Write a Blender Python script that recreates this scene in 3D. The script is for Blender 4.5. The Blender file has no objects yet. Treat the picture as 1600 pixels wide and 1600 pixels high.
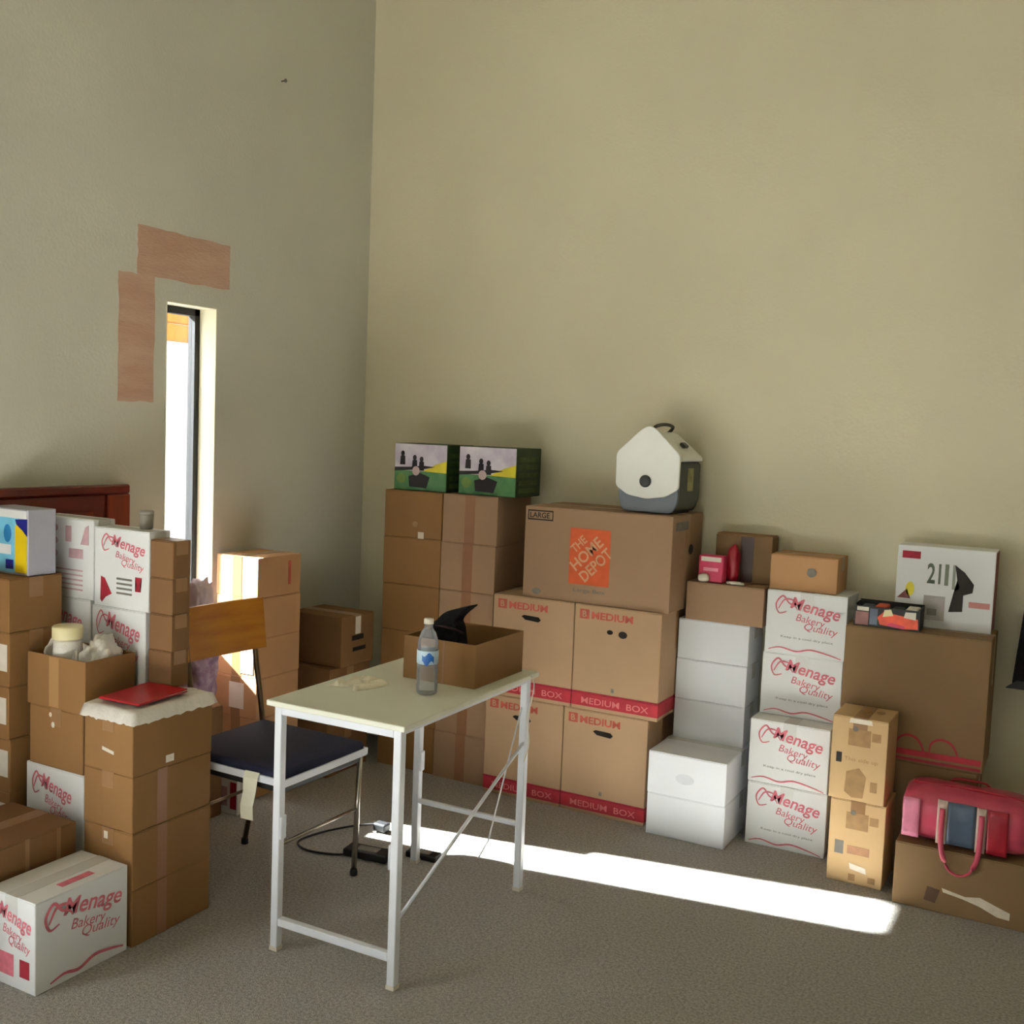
import bpy, bmesh, math, random
from mathutils import Vector, Matrix, noise
random.seed(7)
scene = bpy.context.scene
COL = scene.collection

# ------------------------------------------------------------------ camera
YAW, PITCH, ROLL, CAMH = -0.497, -0.079, 0.039, 1.525
cy, sy, cp, sp = math.cos(YAW), math.sin(YAW), math.cos(PITCH), math.sin(PITCH)
fw = Vector((sy*cp, cy*cp, sp)); rt = Vector((cy, -sy, 0)); up = rt.cross(fw)
cr, sr = math.cos(ROLL), math.sin(ROLL)
r2 = rt*cr + up*sr; u2 = -rt*sr + up*cr
cam = bpy.data.cameras.new('camera'); cam.lens = 1653/1600*36; cam.sensor_width = 36
cam.clip_start = 0.05
cam_o = bpy.data.objects.new('camera', cam); COL.objects.link(cam_o)
m = Matrix((r2, u2, -fw)).transposed().to_4x4(); m.translation = (0, 0, CAMH)
cam_o.matrix_world = m
scene.camera = cam_o

# ------------------------------------------------------------------ light
scene.view_settings.view_transform = 'Standard'
scene.view_settings.look = 'None'
scene.view_settings.exposure = 0.27
scene.view_settings.gamma = 1.0
scene.view_settings.use_curve_mapping = False
SUN_DIR = Vector((1.0, 0.17, -0.705)).normalized()       # light travels into the room through the slit window
w = bpy.data.worlds.new('world'); scene.world = w; w.use_nodes = True
nt = w.node_tree; nt.nodes.clear()
sky = nt.nodes.new('ShaderNodeTexSky'); sky.sky_type = 'NISHITA'; sky.sun_disc = False
sky.sun_elevation = math.radians(35); sky.sun_rotation = math.atan2(-SUN_DIR.x, -SUN_DIR.y)
bg = nt.nodes.new('ShaderNodeBackground'); bg.inputs['Strength'].default_value = 0.2
wo = nt.nodes.new('ShaderNodeOutputWorld')
nt.links.new(sky.outputs[0], bg.inputs[0]); nt.links.new(bg.outputs[0], wo.inputs[0])
sun = bpy.data.lights.new('sun', 'SUN'); sun.energy = 130; sun.angle = math.radians(1.2); sun.color = (.94, .98, 1.0)
sun_o = bpy.data.objects.new('sun', sun); COL.objects.link(sun_o)
sun_o.rotation_euler = SUN_DIR.to_track_quat('-Z', 'Y').to_euler()
# daylight entering by the big glass door behind the camera
def area(name, loc, target, sx, sy_, power, col):
    a = bpy.data.lights.new(name, 'AREA'); a.shape = 'RECTANGLE'; a.size = sx; a.size_y = sy_; a.energy = power; a.color = col
    o = bpy.data.objects.new(name, a); COL.objects.link(o); o.location = loc
    o.rotation_euler = (Vector(target)-Vector(loc)).to_track_quat('-Z', 'Y').to_euler()
    return o
area('door_daylight', (0.9, -4.5, 1.15), (0.9, 2, 1.15), 2.6, 2.1, 6, (0.88, 0.95, 1.0))

# ------------------------------------------------------------------ materials
def lin(c):
    c = c/255.0
    return c/12.92 if c <= .04045 else ((c+.055)/1.055)**2.4
def rgb(r, g, b): return (lin(r), lin(g), lin(b), 1)
MATS = {}
def mat(name, c, rough=.7, var=.08, scale=6, bump=0.0, bscale=60, metal=0.0, spec=.5, stretch=None, coat=0, sheen=0, c2=None):
    if name in MATS: return MATS[name]
    mm = bpy.data.materials.new(name); mm.use_nodes = True; t = mm.node_tree; N = t.nodes; L = t.links
    b = N['Principled BSDF']; b.inputs['Roughness'].default_value = rough; b.inputs['Metallic'].default_value = metal
    b.inputs['Specular IOR Level'].default_value = spec; b.inputs['Coat Weight'].default_value = coat
    if sheen: b.inputs['Sheen Weight'].default_value = sheen
    col = rgb(*c)
    tc = N.new('ShaderNodeTexCoord'); mp = N.new('ShaderNodeMapping'); L.new(tc.outputs['Object'], mp.inputs[0])
    if stretch: mp.inputs['Scale'].default_value = stretch
    nz = N.new('ShaderNodeTexNoise'); nz.inputs['Scale'].default_value = scale; nz.inputs['Detail'].default_value = 5
    L.new(mp.outputs[0], nz.inputs[0])
    cr_ = N.new('ShaderNodeValToRGB'); L.new(nz.outputs[0], cr_.inputs[0])
    if c2: a = col; d = rgb(*c2)
    else:
        a = tuple(min(1, v*(1-var)) for v in col[:3])+(1,); d = tuple(min(1, v*(1+var)) for v in col[:3])+(1,)
    cr_.color_ramp.elements[0].position = .33; cr_.color_ramp.elements[1].position = .67
    cr_.color_ramp.elements[0].color = a; cr_.color_ramp.elements[1].color = d
    L.new(cr_.outputs[0], b.inputs['Base Color'])
    if bump:
        n2 = N.new('ShaderNodeTexNoise'); n2.inputs['Scale'].default_value = bscale; n2.inputs['Detail'].default_value = 4
        L.new(mp.outputs[0], n2.inputs[0])
        bp = N.new('ShaderNodeBump'); bp.inputs['Strength'].default_value = bump; bp.inputs['Distance'].default_value = .01
        L.new(n2.outputs[0], bp.inputs['Height']); L.new(bp.outputs[0], b.inputs['Normal'])
    MATS[name] = mm
    return mm
WALL = mat('wall_paint', (214, 206, 179), .85, .035, 1.3, .12, 90)
WALLB = mat('left_wall_paint', (205, 202, 188), .85, .035, 1.3, .12, 90)
CEIL = mat('ceiling_paint', (215, 208, 184), .9, .03, 2)
TRIM = mat('window_paint', (232, 224, 198), .6, .02, 3)
CARPET = mat('carpet_pile', (138, 132, 124), .98, .2, 120, .9, 240, c2=(186, 181, 173), sheen=.2)
BROWN = mat('brown_cardboard', (140, 101, 57), .8, .07, 4, .08, 40, stretch=(1, 1, .3))
BROWN_D = mat('dark_brown_cardboard', (126, 90, 54), .8, .08, 4, .08, 40)
TAN = mat('tan_cardboard', (178, 146, 113), .8, .05, 4, .08, 40)
TAN2 = mat('warm_tan_cardboard', (160, 128, 99), .8, .05, 4, .08, 40)
PEACH = mat('peach_cardboard', (186, 141, 98), .8, .06, 4, .08, 40)
KRAFT = mat('kraft_cardboard', (204, 170, 124), .8, .05, 5, .08, 40)
DINGY = mat('olive_brown_cardboard', (132, 103, 68), .8, .08, 3, .08, 40)
WHITE = mat('white_cardboard', (226, 227, 228), .7, .02, 4, .05, 40)
WHITE_P = mat('plain_white_cardboard', (222, 224, 230), .7, .02, 4, .05, 40)
TAPE = mat('packing_tape', (150, 112, 74), .3, .05, 8)
TAPE_R = mat('reddish_packing_tape', (148, 104, 74), .35, .05, 8)
TAPE_W = mat('clear_tape_on_white', (214, 214, 212), .25, .03, 8)
TAPE_L = mat('pale_tape', (226, 214, 196), .3, .08, 30)
RED = mat('faded_red_ink', (212, 112, 128), .7, .15, 40)
RED_D = mat('dark_red_ink', (160, 26, 48), .7, .15, 40)
RED_B = mat('red_band_ink', (178, 40, 54), .7, .15, 25)
RED_T = mat('brick_red_ink', (186, 84, 66), .7, .15, 40)
ORANGE = mat('orange_ink', (214, 92, 44), .7, .06, 30)
GREYI = mat('grey_ink', (120, 116, 108), .7, .1, 40)
BLACKI = mat('black_ink', (40, 34, 30), .7, .1, 40)
DARKHOLE = mat('dark_hollow', (24, 17, 12), .9, .1, 10)
BROWNI = mat('brown_ink', (164, 128, 84), .7, .1, 40)
LABEL = mat('paper_label', (222, 214, 200), .6, .04, 30)
STEEL = mat('white_steel', (226, 228, 236), .35, .02, 10)
DESK = mat('white_laminate', (224, 224, 208), .38, .02, 5)
CHROME = mat('chrome', (190, 182, 170), .22, .05, 10, metal=.9)
CHROME_D = mat('tarnished_chrome', (110, 94, 74), .3, .2, 14, metal=.8)
NAVY = mat('navy_fabric', (22, 24, 52), .9, .2, 60, .3, 250)
AMBER = mat('amber_plywood', (186, 122, 16), .35, .12, 5, stretch=(1, 1, 6), c2=(164, 94, 10), coat=.3)
MAHOG = mat('mahogany', (104, 22, 8), .35, .2, 3, stretch=(1, 1, 7), coat=.3)
MAHOG2 = mat('mahogany_post', (130, 44, 14), .35, .15, 4, stretch=(6, 6, 1), coat=.3)
BLACK = mat('black_plastic', (14, 14, 16), .5, .2, 20)
BLACKC = mat('black_fabric', (12, 11, 14), .95, .3, 50, .3, 200)
MAROONC = mat('maroon_black_fabric', (46, 24, 26), .95, .3, 50, .3, 200)
GREYP = mat('grey_cooler_plastic', (106, 114, 124), .45, .04, 8)
GREYD = mat('dark_grey_cooler_plastic', (70, 72, 66), .5, .05, 8)
WHP = mat('white_cooler_plastic', (238, 238, 232), .4, .02, 8)
CREAM = mat('cream_plastic', (232, 220, 172), .45, .03, 8)
FILM = mat('white_plastic_film', (222, 216, 208), .3, .06, 20, .6, 30)
REDP = mat('red_folder', (176, 8, 26), .4, .08, 10)
PINK = mat('pink_vinyl', (196, 72, 96), .3, .1, 12, .3, 14)
PINKL = mat('pale_pink_film', (222, 132, 160), .25, .15, 14, .5, 20)
PINKD = mat('crimson_vinyl', (164, 26, 44), .35, .1, 12, .2, 14)
SLATE = mat('slate_vinyl', (78, 92, 112), .3, .15, 10, .3, 14)
BEIGE = mat('beige_webbing', (196, 172, 160), .8, .06, 60)
PINKC = mat('pink_cloth', (190, 112, 128), .9, .2, 10, .4, 30)
LILAC = mat('lilac_floral_cloth', (156, 122, 154), .9, .3, 34, .4, 40, c2=(206, 176, 196))
PLASTER = mat('pink_wall_patch', (196, 156, 134), .9, .06, 5, .25, 40, stretch=(1, 1, 5), c2=(206, 170, 148))
BLUE = mat('sky_blue_print', (120, 196, 226), .4, .15, 12)
NAVYI = mat('royal_blue_print', (20, 34, 130), .4, .06, 12)
YELLOW = mat('yellow_print', (232, 200, 24), .4, .05, 12)
GREENB = mat('dark_green_print', (38, 62, 26), .5, .3, 14)
GREENF = mat('field_green_print', (52, 112, 62), .5, .25, 16, c2=(88, 140, 84))
YELH = mat('yellow_horizon_print', (220, 204, 40), .5, .12, 14)
LAVS = mat('lavender_sky_print', (186, 172, 196), .5, .08, 9, c2=(226, 220, 226))
SILH = mat('silhouette_print', (28, 20, 26), .6, .2, 20)
PINKI = mat('pink_carton_print', (216, 62, 100), .5, .1, 20)
WOOD = mat('weathered_wood', (176, 118, 56), .7, .12, 5, stretch=(1, 6, 1))
STUCCO = mat('white_stucco', (206, 204, 212), .8, .03, 6, .2, 60)
GRAVEL = mat('gravel_ground', (62, 62, 50), .95, .15, 20)
FIRE = mat('orange_package_print', (232, 84, 50), .45, .2, 24)

def glassmat(name, col, mix):
    mm = bpy.data.materials.new(name); mm.use_nodes = True; t = mm.node_tree; t.nodes.clear(); N = t.nodes; L = t.links
    tr = N.new('ShaderNodeBsdfTransparent'); tr.inputs[0].default_value = col
    gl = N.new('ShaderNodeBsdfGlossy'); gl.inputs['Roughness'].default_value = .04
    fr = N.new('ShaderNodeFresnel'); fr.inputs[0].default_value = 1.35
    mx = N.new('ShaderNodeMixShader'); out = N.new('ShaderNodeOutputMaterial')
    mu = N.new('ShaderNodeMath'); mu.operation = 'MULTIPLY_ADD'; mu.inputs[1].default_value = 1; mu.inputs[2].default_value = mix
    L.new(fr.outputs[0], mu.inputs[0]); L.new(mu.outputs[0], mx.inputs[0])
    L.new(tr.outputs[0], mx.inputs[1]); L.new(gl.outputs[0], mx.inputs[2]); L.new(mx.outputs[0], out.inputs[0])
    return mm
GLASS = glassmat('window_glass', (.97, .98, .97, 1), 0)
PET = glassmat('clear_bottle_plastic', (.93, .94, .96, 1), .03)
_t = PET.node_tree; _o = _t.nodes['Material Output']; _m = _t.nodes.new('ShaderNodeMixShader'); _d = _t.nodes.new('ShaderNodeBsdfDiffuse'); _d.inputs[0].default_value = (.75, .76, .8, 1); _m.inputs[0].default_value = .2
_t.links.new(_o.inputs[0].links[0].from_socket, _m.inputs[1]); _t.links.new(_d.outputs[0], _m.inputs[2]); _t.links.new(_m.outputs[0], _o.inputs[0])

# ------------------------------------------------------------------ helpers
def link(name, me, mt, parent=None, smooth=False):
    o = bpy.data.objects.new(name, me); COL.objects.link(o)
    if mt is not None:
        me.materials.clear(); me.materials.append(mt)
    if parent is not None: o.parent = parent
    if smooth:
        for p in me.polygons: p.use_smooth = True
    return o
def bmobj(name, bm, mt, parent=None, smooth=False):
    me = bpy.data.meshes.new(name); bmesh.ops.recalc_face_normals(bm, faces=bm.faces); bm.to_mesh(me); bm.free()
    return link(name, me, mt, parent, smooth)
def addbox(bm, x0, x1, y0, y1, z0, z1, bev=0, seg=1, rot=None):
    r = bmesh.ops.create_cube(bm, size=1)
    vs = r['verts']
    for v in vs:
        v.co = Vector(((x0+x1)/2+v.co.x*(x1-x0), (y0+y1)/2+v.co.y*(y1-y0), (z0+z1)/2+v.co.z*(z1-z0)))
    if rot is not None:
        c = Vector(((x0+x1)/2, (y0+y1)/2, (z0+z1)/2)); bmesh.ops.rotate(bm, verts=vs, cent=c, matrix=rot)
    if bev > 0:
        es = list({e for v in vs for e in v.link_edges})
        bmesh.ops.bevel(bm, geom=es, offset=bev, segments=seg, profile=.5, affect='EDGES')
def box(name, x0, x1, y0, y1, z0, z1, mt, parent=None, bev=0.0, seg=1, rot=None):
    bm = bmesh.new(); addbox(bm, x0, x1, y0, y1, z0, z1, bev, seg, rot); return bmobj(name, bm, mt, parent)
def tube(bm, pts, rad, n=8, flat=1.0):
    """swept tube through pts"""
    pts = [Vector(p) for p in pts]; rings = []
    for i, p in enumerate(pts):
        d = (pts[min(i+1, len(pts)-1)]-pts[max(i-1, 0)]).normalized()
        a = Vector((0, 0, 1)) if abs(d.z) < .9 else Vector((0, 1, 0))
        s = d.cross(a).normalized(); t = s.cross(d).normalized()
        rr = rad[i] if isinstance(rad, (list, tuple)) else rad
        rings.append([bm.verts.new(p+s*math.cos(2*math.pi*k/n)*rr+t*math.sin(2*math.pi*k/n)*rr*flat) for k in range(n)])
    for a, b in zip(rings, rings[1:]):
        for k in range(n): bm.faces.new((a[k], a[(k+1) % n], b[(k+1) % n], b[k]))
    bm.faces.new(rings[0]); bm.faces.new(rings[-1])
def tubeobj(name, pts, rad, mt, parent=None, n=8, flat=1.0):
    bm = bmesh.new(); tube(bm, pts, rad, n, flat); return bmobj(name, bm, mt, parent, True)
def spline(pts, n=8):
    pts = [Vector(p) for p in pts]; out = []
    P = [pts[0]]+pts+[pts[-1]]
    for i in range(1, len(P)-2):
        for k in range(n):
            t = k/n; a, b, c, d = P[i-1], P[i], P[i+1], P[i+2]
            out.append(.5*((2*b)+(c-a)*t+(2*a-5*b+4*c-d)*t*t+(3*b-a-3*c+d)*t**3))
    out.append(pts[-1]); return out
def lathe(name, prof, mt, parent=None, n=24, loc=(0, 0, 0)):
    bm = bmesh.new(); rings = []
    for r, z in prof:
        if r < 1e-5: rings.append([bm.verts.new((loc[0], loc[1], loc[2]+z))])
        else: rings.append([bm.verts.new((loc[0]+r*math.cos(2*math.pi*k/n), loc[1]+r*math.sin(2*math.pi*k/n), loc[2]+z)) for k in range(n)])
    for a, b in zip(rings, rings[1:]):
        for k in range(n):
            k2 = (k+1) % n
            if len(a) == 1 and len(b) > 1: bm.faces.new((a[0], b[k], b[k2]))
            elif len(b) == 1 and len(a) > 1: bm.faces.new((a[k], a[k2], b[0]))
            elif len(a) > 1: bm.faces.new((a[k], a[k2], b[k2], b[k]))
    return bmobj(name, bm, mt, parent, True)
def prism(name, poly, a0, a1, mt, parent=None, axis='y', bev=0.0, smooth=False):
    """poly in (u,z) extruded along axis between a0 and a1 (u is x for axis y, y for axis x; axis z: poly is (x,y))"""
    bm = bmesh.new()
    def P(u, v, a):
        return (u, a, v) if axis == 'y' else ((a, u, v) if axis == 'x' else (u, v, a))
    A = [bm.verts.new(P(u, v, a0)) for u, v in poly]; B = [bm.verts.new(P(u, v, a1)) for u, v in poly]
    bm.faces.new(A); bm.faces.new(B[::-1])
    for i in range(len(poly)):
        j = (i+1) % len(poly); bm.faces.new((A[i], A[j], B[j], B[i]))
    if bev:
        bmesh.ops.recalc_face_normals(bm, faces=bm.faces)
        es = [e for e in bm.edges if e.calc_face_angle(0) > .5]
        bmesh.ops.bevel(bm, geom=es, offset=bev, segments=2, profile=.6, affect='EDGES')
    return bmobj(name, bm, mt, parent, smooth)
def lump(name, cx, cy_, cz, sx, sy_, sz, mt, parent=None, amp=.15, freq=3, seed=0, power=1.0, sub=4, flatten=True):
    """crumpled / soft body: displaced superellipsoid resting on its base"""
    bm = bmesh.new(); bmesh.ops.create_icosphere(bm, subdivisions=sub, radius=1)
    for v in bm.verts:
        d = v.co.normalized()
        e = power
        q = Vector((math.copysign(abs(d.x)**e, d.x), math.copysign(abs(d.y)**e, d.y), math.copysign(abs(d.z)**e, d.z)))
        k = 1+amp*noise.noise(d*freq+Vector((seed, seed*2, 0)))+amp*.5*noise.noise(d*freq*2.7+Vector((seed, 3, 1)))
        q *= k
        z = q.z
        if flatten: z = max(z, -.93)
        v.co = Vector((cx+q.x*sx/2, cy_+q.y*sy_/2, cz+sz/2+z*sz/2/.93 if False else cz+(z+.93)*sz/1.93))
    return bmobj(name, bm, mt, parent, True)
def tag(o, label, cat=None, group=None, kind=None):
    if label: o['label'] = label
    if cat: o['category'] = cat
    if group: o['group'] = group
    if kind: o['kind'] = kind
    return o
def thing(name, label, cat, loc=(0, 0, 0), rz=0, group=None):
    o = bpy.data.objects.new(name, None); COL.objects.link(o); o.location = loc; o.rotation_euler = (0, 0, rz)
    o.empty_display_size = .05
    return tag(o, label, cat, group)
DIM = {}
def textmesh(s, shear=0.0, bold=0.0):
    cu = bpy.data.curves.new('txt', 'FONT'); cu.body = s; cu.shear = shear; cu.offset = bold; cu.resolution_u = 3; cu.fill_mode = 'FRONT'
    o = bpy.data.objects.new('txt', cu); COL.objects.link(o)
    bpy.context.view_layer.update()
    me = bpy.data.meshes.new_from_object(o.evaluated_get(bpy.context.evaluated_depsgraph_get()))
    bpy.data.objects.remove(o); bpy.data.curves.remove(cu)
    return me
TXT = {}
def face_xf(root, face):
    """maps (u,v,depth) with u in 0..1 left-right, v 0..1 bottom-top to local coords"""
    w_, d_, h_ = DIM[root.name]
    if face == 'front': return lambda u, v, k: Vector((-w_/2+u*w_, -d_/2-k, v*h_)), w_, h_
    if face == 'right': return lambda u, v, k: Vector((w_/2+k, -d_/2+u*d_, v*h_)), d_, h_
    if face == 'top': return lambda u, v, k: Vector((-w_/2+u*w_, -d_/2+v*d_, h_+k)), w_, d_
def txt(root, face, s, u0, v0, u1, v1, mt, shear=0, bold=.0, name='printed_text', drop=0.0, depth=.0012, par=None):
    key = (s, shear, bold)
    if key not in TXT: TXT[key] = textmesh(s, shear, bold)
    src = TXT[key]; f, W, H = face_xf(root, face)
    xs = [v.co.x for v in src.vertices]; ys = [v.co.y for v in src.vertices]
    ax, bx, ay, by = min(xs), max(xs), min(ys), max(ys)
    me = src.copy()
    for v in me.vertices:
        a = (v.co.x-ax)/(bx-ax); b = (v.co.y-ay)/(by-ay)
        u = u0+a*(u1-u0); vv = v0+b*(v1-v0)-drop*a
        v.co = f(u, vv, depth)
    return link(name, me, mt, par or root)
def poly(root, face, pts, mt, name='printed_panel', depth=.0010, parent=None):
    f, W, H = face_xf(root, face); bm = bmesh.new()
    vs = [bm.verts.new(f(u, v, depth)) for u, v in pts]; vb = [bm.verts.new(f(u, v, 0.0002)) for u, v in pts]
    fc = bm.faces.new(vs); n = len(pts)
    for i in range(n): bm.faces.new((vs[i], vs[(i+1) % n], vb[(i+1) % n], vb[i]))
    if n > 4: bmesh.ops.triangulate(bm, faces=[fc])
    return bmobj(name, bm, mt, parent or root)
def rectp(root, face, u0, v0, u1, v1, mt, name='printed_panel', depth=.0010, sk=0):
    return poly(root, face, [(u0, v0), (u1, v0-sk), (u1, v1-sk), (u0, v1)], mt, name, depth)
def disc(root, face, u, v, ru, rv, mt, name='printed_dot', depth=.0014, n=14):
    return poly(root, face, [(u+ru*math.cos(2*math.pi*k/n), v+rv*math.sin(2*math.pi*k/n)) for k in range(n)], mt, name, depth)
def stroke(root, face, pts, wd, mt, name='printed_swash', depth=.0013):
    """ink stroke of width wd (metres) along spline of (u,v)"""
    f, W, H = face_xf(root, face); P = [(p.x*W, p.y*H) for p in spline([(u, v, 0) for u, v in pts], 6)]
    bm = bmesh.new(); L = []
    for i, (x, y) in enumerate(P):
        a = P[max(0, i-1)]; b = P[min(len(P)-1, i+1)]; dx, dy = b[0]-a[0], b[1]-a[1]; q = math.hypot(dx, dy) or 1
        k = wd/2*(0.45+0.55*math.sin(math.pi*(i+.5)/len(P)))
        nx, ny = -dy/q*k, dx/q*k
        L.append((bm.verts.new(f((x+nx)/W, (y+ny)/H, depth)), bm.verts.new(f((x-nx)/W, (y-ny)/H, depth))))
    for a, b in zip(L, L[1:]): bm.faces.new((a[0], a[1], b[1], b[0]))
    return bmobj(name, bm, mt, root)

def carton(name, label, x0, x1, y0, y1, z0, z1, mt, cat='box', group=None, seam='x', tape=TAPE, rz=0.0, opened=False, front_tape=0.0, parts=True):
    w_, d_, h_ = x1-x0, y1-y0, z1-z0
    r = thing(name, label, cat, ((x0+x1)/2, (y0+y1)/2, z0), math.radians(rz), group)
    DIM[r.name] = (w_, d_, h_)
    X, Y = w_/2, d_/2
    if opened:
        t = .005; bm = bmesh.new()
        addbox(bm, -X, X, -Y, Y, 0, t)
        addbox(bm, -X, X, -Y, -Y+t, t, h_); addbox(bm, -X, X, Y-t, Y, t, h_)
        addbox(bm, -X, -X+t, -Y+t, Y-t, t, h_); addbox(bm, X-t, X, -Y+t, Y-t, t, h_)
        bmobj('carton_body', bm, mt, r)
        return r
    box('carton_body', -X, X, -Y, Y, 0, h_-.0035, mt, r, .002)
    g = .0012
    if seam == 'x':
        box('flap', -X+.001, X-.001, -Y+.0005, -g, h_-.0035, h_-.0006, mt, r, .0008)
        box('flap', -X+.001, X-.001, g, Y-.0005, h_-.0035, h_-.0006, mt, r, .0008)
        bm = bmesh.new(); addbox(bm, -X-.0006, X+.0006, -.024, .024, h_-.0006, h_)
        addbox(bm, X, X+.0006, -.024, .024, h_*.62, h_); addbox(bm, -X-.0006, -X, -.024, .024, h_*.62, h_)
    else:
        box('flap', -X+.0005, -g, -Y+.001, Y-.001, h_-.0035, h_-.0006, mt, r, .0008)
        box('flap', g, X-.0005, -Y+.001, Y-.001, h_-.0035, h_-.0006, mt, r, .0008)
        bm = bmesh.new(); addbox(bm, -.024, .024, -Y-.0006, Y+.0006, h_-.0006, h_)
        lo = h_*(1-front_tape) if front_tape else h_*.7
        addbox(bm, -.024, .024, -Y-.0006, -Y, max(lo, .001), h_); addbox(bm, -.024, .024, Y, Y+.0006, h_*.7, h_)
    bmobj('tape', bm, tape, r)
    return r
def stack(name, desc, x0, x1, y0, y1, z0, hs, mt, group, jit=.004, rj=.7, labels=None, **kw):
    n = len(hs); z = z0; out = []
    for i, h in enumerate(hs):
        if n == 1 or labels: lv = ''
        elif i == 0: lv = 'bottom'
        elif i == n-1: lv = 'topmost'
        elif i < n/2: lv = ['', 'second from the bottom', 'third from the bottom', 'fourth from the bottom'][i]
        else: lv = ['', 'second from the top', 'third from the top', 'fourth from the top'][n-1-i]
        lab = (labels[i] if labels and labels[i] else desc+', '+lv)
        jx, jy = random.uniform(-jit, jit), random.uniform(-jit, jit)
        o = carton(name, lab, x0+jx, x1+jx, y0+jy, y1+jy, z, z+h, mt, group=group, rz=random.uniform(-rj, rj), **kw)
        out.append(o); z += h
    return out

def mlogo(root, face='front', ink=RED, v0=.38, v1=.92, u0=.12, u1=.9, ww=.006, bottom=True):
    """the red script logo of the white boxes"""
    U = lambda a: u0+a*(u1-u0)
    V = lambda b: v0+b*(v1-v0)
    stroke(root, face, [(U(.17), V(.55)), (U(.05), V(.50)), (U(0), V(.75)), (U(.10), V(.98)), (U(.20), V(.80)), (U(.30), V(.72)), (U(.34), V(.62))], ww*1.0, ink, depth=.0017)
    stroke(root, face, [(U(.04), V(.62)), (U(.12), V(.86)), (U(.22), V(.90)), (U(.32), V(.84))], ww, ink, depth=.0022)
    txt(root, face, 'Menage', U(.22), V(.56), U(1.0), V(1.0), ink, .35, .015, drop=.12*(v1-v0)/.5)
    txt(root, face, 'Bakery', U(.32), V(.27), U(.78), V(.53), ink, .3, .0, drop=.07)
    txt(root, face, 'Quality', U(.46), V(.04), U(.98), V(.30), ink, .3, .0, drop=.05)
    if bottom:
        txt(root, face, 'Keep in a cool dry place', .2, .25, .85, .295, GREYI, 0, .0, 'fine_print', drop=.02)
        stroke(root, face, [(.05, .05), (.2, .10), (.4, .06), (.58, .11), (.8, .07), (.96, .02)], .006, ink)

# ------------------------------------------------------------------ room shell
WX, WY, H = -3.10, 4.18, 4.3      # left wall x, far wall y, ceiling
BX, BY = 4.2, -4.6
def struct(o): o['kind'] = 'structure'; return o
struct(box('floor', WX-.14, BX+.14, BY-.14, WY+.14, -.1, 0, CARPET))
struct(box('ceiling', WX-.14, BX+.14, BY-.14, WY+.14, H, H+.1, CEIL))
struct(box('wall_back', WX-.14, BX+.14, WY, WY+.14, 0, H, WALL))
struct(box('wall_right', BX, BX+.14, BY, WY, 0, H, WALL))
WY0, WY1, WZ0, WZ1 = 2.915, 3.178, .60, 1.955
bm = bmesh.new()
for a in ((BY, -1.5, 0, H), (-1.5, .6, 0, .06), (-1.5, .6, 2.1, H), (.6, WY0, 0, H), (WY1, WY, 0, H), (WY0, WY1, 0, WZ0), (WY0, WY1, WZ1, H)):
    addbox(bm, WX-.14, WX, a[0], a[1], a[2], a[3])
bmesh.ops.remove_doubles(bm, verts=bm.verts, dist=1e-5)
struct(bmobj('wall_left', bm, WALLB))
# wall behind the camera with a wide glazed door
bm = bmesh.new()
DX0, DX1, DZ = -.4, 2.2, 2.15
for a in ((WX, DX0, 0, H), (DX1, BX, 0, H), (DX0, DX1, DZ, H)): addbox(bm, a[0], a[1], BY-.14, BY, a[2], a[3])
struct(bmobj('wall_front', bm, WALL))
d1 = struct(thing('door_1', None, None, ((DX0+DX1)/2, BY-.07, 0)))
hw = (DX1-DX0)/2
bm = bmesh.new()
for a in ((-hw, -hw+.05, 0, DZ), (hw-.05, hw, 0, DZ), (-hw, hw, DZ-.05, DZ), (-hw, hw, 0, .04), (-.03, .03, 0, DZ)): addbox(bm, a[0], a[1], -.03, .03, a[2], a[3])
bmobj('door_frame', bm, BLACK, d1)
box('pane', -hw+.05, -.03, -.004, .004, .04, DZ-.05, GLASS, d1); box('pane', .03, hw-.05, -.004, .004, .04, DZ-.05, GLASS, d1)
# skirting boards
struct(box('baseboard_back', WX, BX, WY-.012, WY, 0, .07, TRIM))
struct(box('baseboard_left', WX, WX+.012, .61, WY-.012, 0, .07, TRIM))
# slit window
wn = struct(thing('window_1', None, None, (WX-.105, (WY0+WY1)/2, WZ0)))
hy = (WY1-WY0)/2; hz = WZ1-WZ0
bm = bmesh.new()
for a in ((-hy, -hy+.006, 0, hz), (hy-.030, hy, 0, hz), (-hy, hy, hz-.032, hz), (-hy, hy, 0, .03)):
    addbox(bm, -.018, .018, a[0], a[1], a[2], a[3])
bmobj('window_frame', bm, BLACK, wn)
box('pane', -.003, .003, -hy+.006, hy-.030, .03, hz-.032, GLASS, wn)
bm = bmesh.new()      # painted reveal lining
addbox(bm, .019, .107, hy-.004, hy, 0, hz); addbox(bm, .019, .107, -hy, -hy+.004, 0, hz); addbox(bm, .019, .107, -hy, hy, hz-.004, hz); addbox(bm, .019, .107, -hy, hy, 0, .004)
bmobj('window_reveal', bm, TRIM, wn)
# large glazed opening further along the same wall (beside the camera)
w2 = struct(thing('window_2', None, None, (WX-.09, -.45, .06)))
bm = bmesh.new()
for a in ((-1.05, -1.01, 0, 2.04), (1.01, 1.05, 0, 2.04), (-.02, .02, 0, 2.04), (-1.05, 1.05, 0, .04), (-1.05, 1.05, 2.0, 2.04)): addbox(bm, -.02, .02, *a)
bmobj('window_frame', bm, BLACK, w2)
box('pane', -.003, .003, -1.01, -.02, .04, 2.0, GLASS, w2); box('pane', -.003, .003, .02, 1.01, .04, 2.0, GLASS, w2)
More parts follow.
